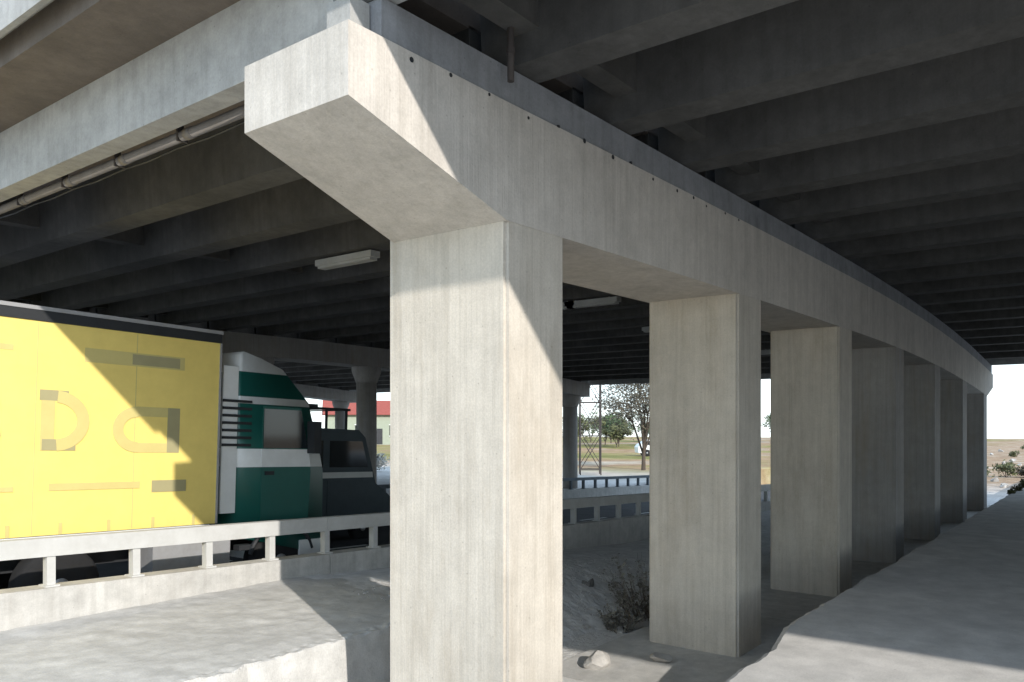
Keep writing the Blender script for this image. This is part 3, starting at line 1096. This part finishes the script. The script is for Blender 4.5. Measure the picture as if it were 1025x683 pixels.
for k in range(9):
    x = 27 + k * 1.6 + rr.uniform(-0.4, 0.4)
    bush('scrub_bush', x, walk_edge(x) - 0.03 - 0.05 * (k % 3), WALK_Z - 0.05, rr.uniform(0.16, 0.30), 'leaf1', 'low dark scrub bush growing along the broken path edge', 'bush', 'bushes along the path edge', 360, 0.035, 70 + k)
for k in range(16):
    x, y = 44 + rr.uniform(0, 60), rr.uniform(-6, 14)
    if y > 8.5 and x < 62:
        y -= 6
    bush('scrub_bush', x, y, ground_h(x, y), rr.uniform(0.4, 0.9), ['leaf1', 'leaf3'][k % 2], 'dry scrub bush on the open stony ground past the bridge', 'bush', 'bushes on open ground', 400, 0.09, 170 + k)
bush('flowering_shrub', 33.5, 36.6, ground_h(33.5, 36.6), 1.5, 'leafwhite', 'white flowering shrub seen past the van', 'shrub', None, 900, 0.08, 300)

M['weed'] = leafmat('dry_weed', (0.16, 0.15, 0.125))


def weed(x, y, r_, h, n, label, seed):
    """upright dry stalks with narrow curled leaves"""
    rnd = random.Random(seed)
    z = surf(x, y) - 0.03
    t_ = empty('dry_weed', (x, y, z), label, 'weeds')
    st_, lf = bmesh.new(), bmesh.new()
    for k in range(n):
        a_ = rnd.uniform(0, 6.28)
        b0 = Vector((math.cos(a_), math.sin(a_), 0)) * r_ * 0.5 * rnd.random()
        tip = b0 + Vector((math.cos(a_) * r_ * rnd.random(), math.sin(a_) * r_ * rnd.random(), h * rnd.uniform(0.35, 1.0)))
        b_tube(st_, b0, tip, 0.006, 4, 0.002)
        for _ in range(7):
            p_ = b0.lerp(tip, rnd.uniform(0.25, 1.0))
            leaf_cluster(lf, p_, 0.05, 2, rnd.uniform(0.015, 0.04), rnd)
    link('stalk', bm_mesh(st_, 'stalk'), 'bark', t_)
    link('foliage', bm_mesh(lf, 'foliage'), 'weed', t_)


weed(10.55, 5.6, 0.6, 1.05, 75, 'tall clump of dry grey weeds against the back of the second column', 411)
weed(9.75, 5.65, 0.35, 0.45, 40, 'low tuft of dry weeds beside the tall clump on the bank', 413)

# pale boulders on the open ground past the bridge
for k in range(110):
    x = 42 + rr.random() ** 1.5 * 90
    y = rr.uniform(-10, 13)
    if y > 8.5 and x < 62:
        y -= 8
    o = link('boulder', rocks[k % 3], None)
    s_ = rr.uniform(0.08, 0.24) * (1 + (x - 42) / 90)
    o.scale = (s_, s_, s_)
    o.rotation_euler = (0, 0, rr.uniform(0, 6.3))
    o.location = (x, y, ground_h(x, y) + s_ * 0.2)
    tag(o, 'pale boulder on the open ground past the bridge', 'boulder', 'boulders past the bridge')

# ------------------------------------------------------------------ scaffold tower
sx0, sy0 = 38.7, 23.5
sc = empty('scaffold_tower', (sx0, sy0, -0.05), 'slim scaffold tower with diagonal braces beside the round column', 'scaffold')
sc.rotation_euler = (0, 0, R(35))
W_ = 1.15
for a in (0, 1):
    for b_ in (0, 1):
        tube('standard', (a * W_, b_ * W_, 0), (a * W_, b_ * W_, 8.2), 0.035, 'iron', sc, 8)
for lv in range(5):
    z = 0.3 + lv * 1.9
    for (p, q) in (((0, 0), (1, 0)), ((1, 0), (1, 1)), ((1, 1), (0, 1)), ((0, 1), (0, 0))):
        tube('ledger', (p[0] * W_, p[1] * W_, z), (q[0] * W_, q[1] * W_, z), 0.028, 'iron', sc, 6)
        if lv < 4:
            tube('brace', (p[0] * W_, p[1] * W_, z), (q[0] * W_, q[1] * W_, z + 1.9), 0.024, 'iron', sc, 6)
            tube('brace', (p[0] * W_, p[1] * W_, z + 0.35), (q[0] * W_, q[1] * W_, z + 1.9 + 0.3), 0.02, 'iron', sc, 6)

# ------------------------------------------------------------------ house and parked car in the background
hx, hy = 80, 88
hs = empty('house', (hx, hy, 0), 'pale house with a red roof seen far beyond the van', 'house')
hs.rotation_euler = (0, 0, R(-38))
box('wall', -6, 6, -4, 4, -0.3, 4.2, 'render', hs)
bm = bmesh.new()
v_ = [bm.verts.new(p) for p in ((-6.6, -4.7, 4.15), (6.6, -4.7, 4.15), (6.6, 4.7, 4.15), (-6.6, 4.7, 4.15), (-6.6, 0, 6.3), (6.6, 0, 6.3))]
for f in ((0, 1, 5, 4), (2, 3, 4, 5), (0, 4, 3), (1, 2, 5), (0, 3, 2, 1)):
    bm.faces.new([v_[i] for i in f])
link('roof', bm_mesh(bm, 'roof'), 'redroof', hs)
for sgn, yy in ((-1, -4.02), (1, 4.02)):
    for x in (-4.3, -1.6, 3.2):
        f_ = box('window', x - 0.6, x + 0.6, yy - 0.04, yy + 0.04, 1.2, 2.7, 'glass', hs)
        box('window_frame', x - 0.7, x + 0.7, yy - 0.07, yy + 0.07, 2.7, 2.8, 'white', f_)
        box('window_sill', x - 0.7, x + 0.7, yy - 0.1, yy + 0.1, 1.1, 1.2, 'white', f_)
box('door', 0.6, 1.6, -4.06, -3.98, 0, 2.2, 'dark', hs)

cx, cy = 64.6, 33.2
car = empty('parked_car', (cx, cy, ground_h(cx, cy)), 'white hatchback parked on the meadow beyond the far railing', 'car')
car.rotation_euler = (0, 0, R(-50))
car_body([(-2.0, 0.3), (2.0, 0.3), (2.08, 0.55), (2.0, 0.8), (1.1, 0.95), (0.5, 1.4), (-1.2, 1.46), (-1.9, 1.0), (-2.05, 0.8)], -0.85, 0.85, 'white', car)
for yy in (-0.855, 0.855):
    for pts in ([(-1.65, 1.0), (-0.5, 1.0), (-0.5, 1.36), (-1.2, 1.38)], [(-0.4, 1.0), (0.85, 1.0), (0.42, 1.34), (-0.4, 1.36)]):
        side_panel('window', pts, yy, 0.006, 'glass', car)
cw_ = wheel_mesh(0.31, 0.2)
for x in (-1.25, 1.3):
    for y, s in ((-0.78, -1), (0.78, 1)):
        add_wheel(car, x, y, 0.31, 0.2, s, cw_)
for y in (-0.75, 0.45):
    box('headlight', 2.0, 2.07, y, y + 0.3, 0.62, 0.76, 'headlamp', car, 0.01)
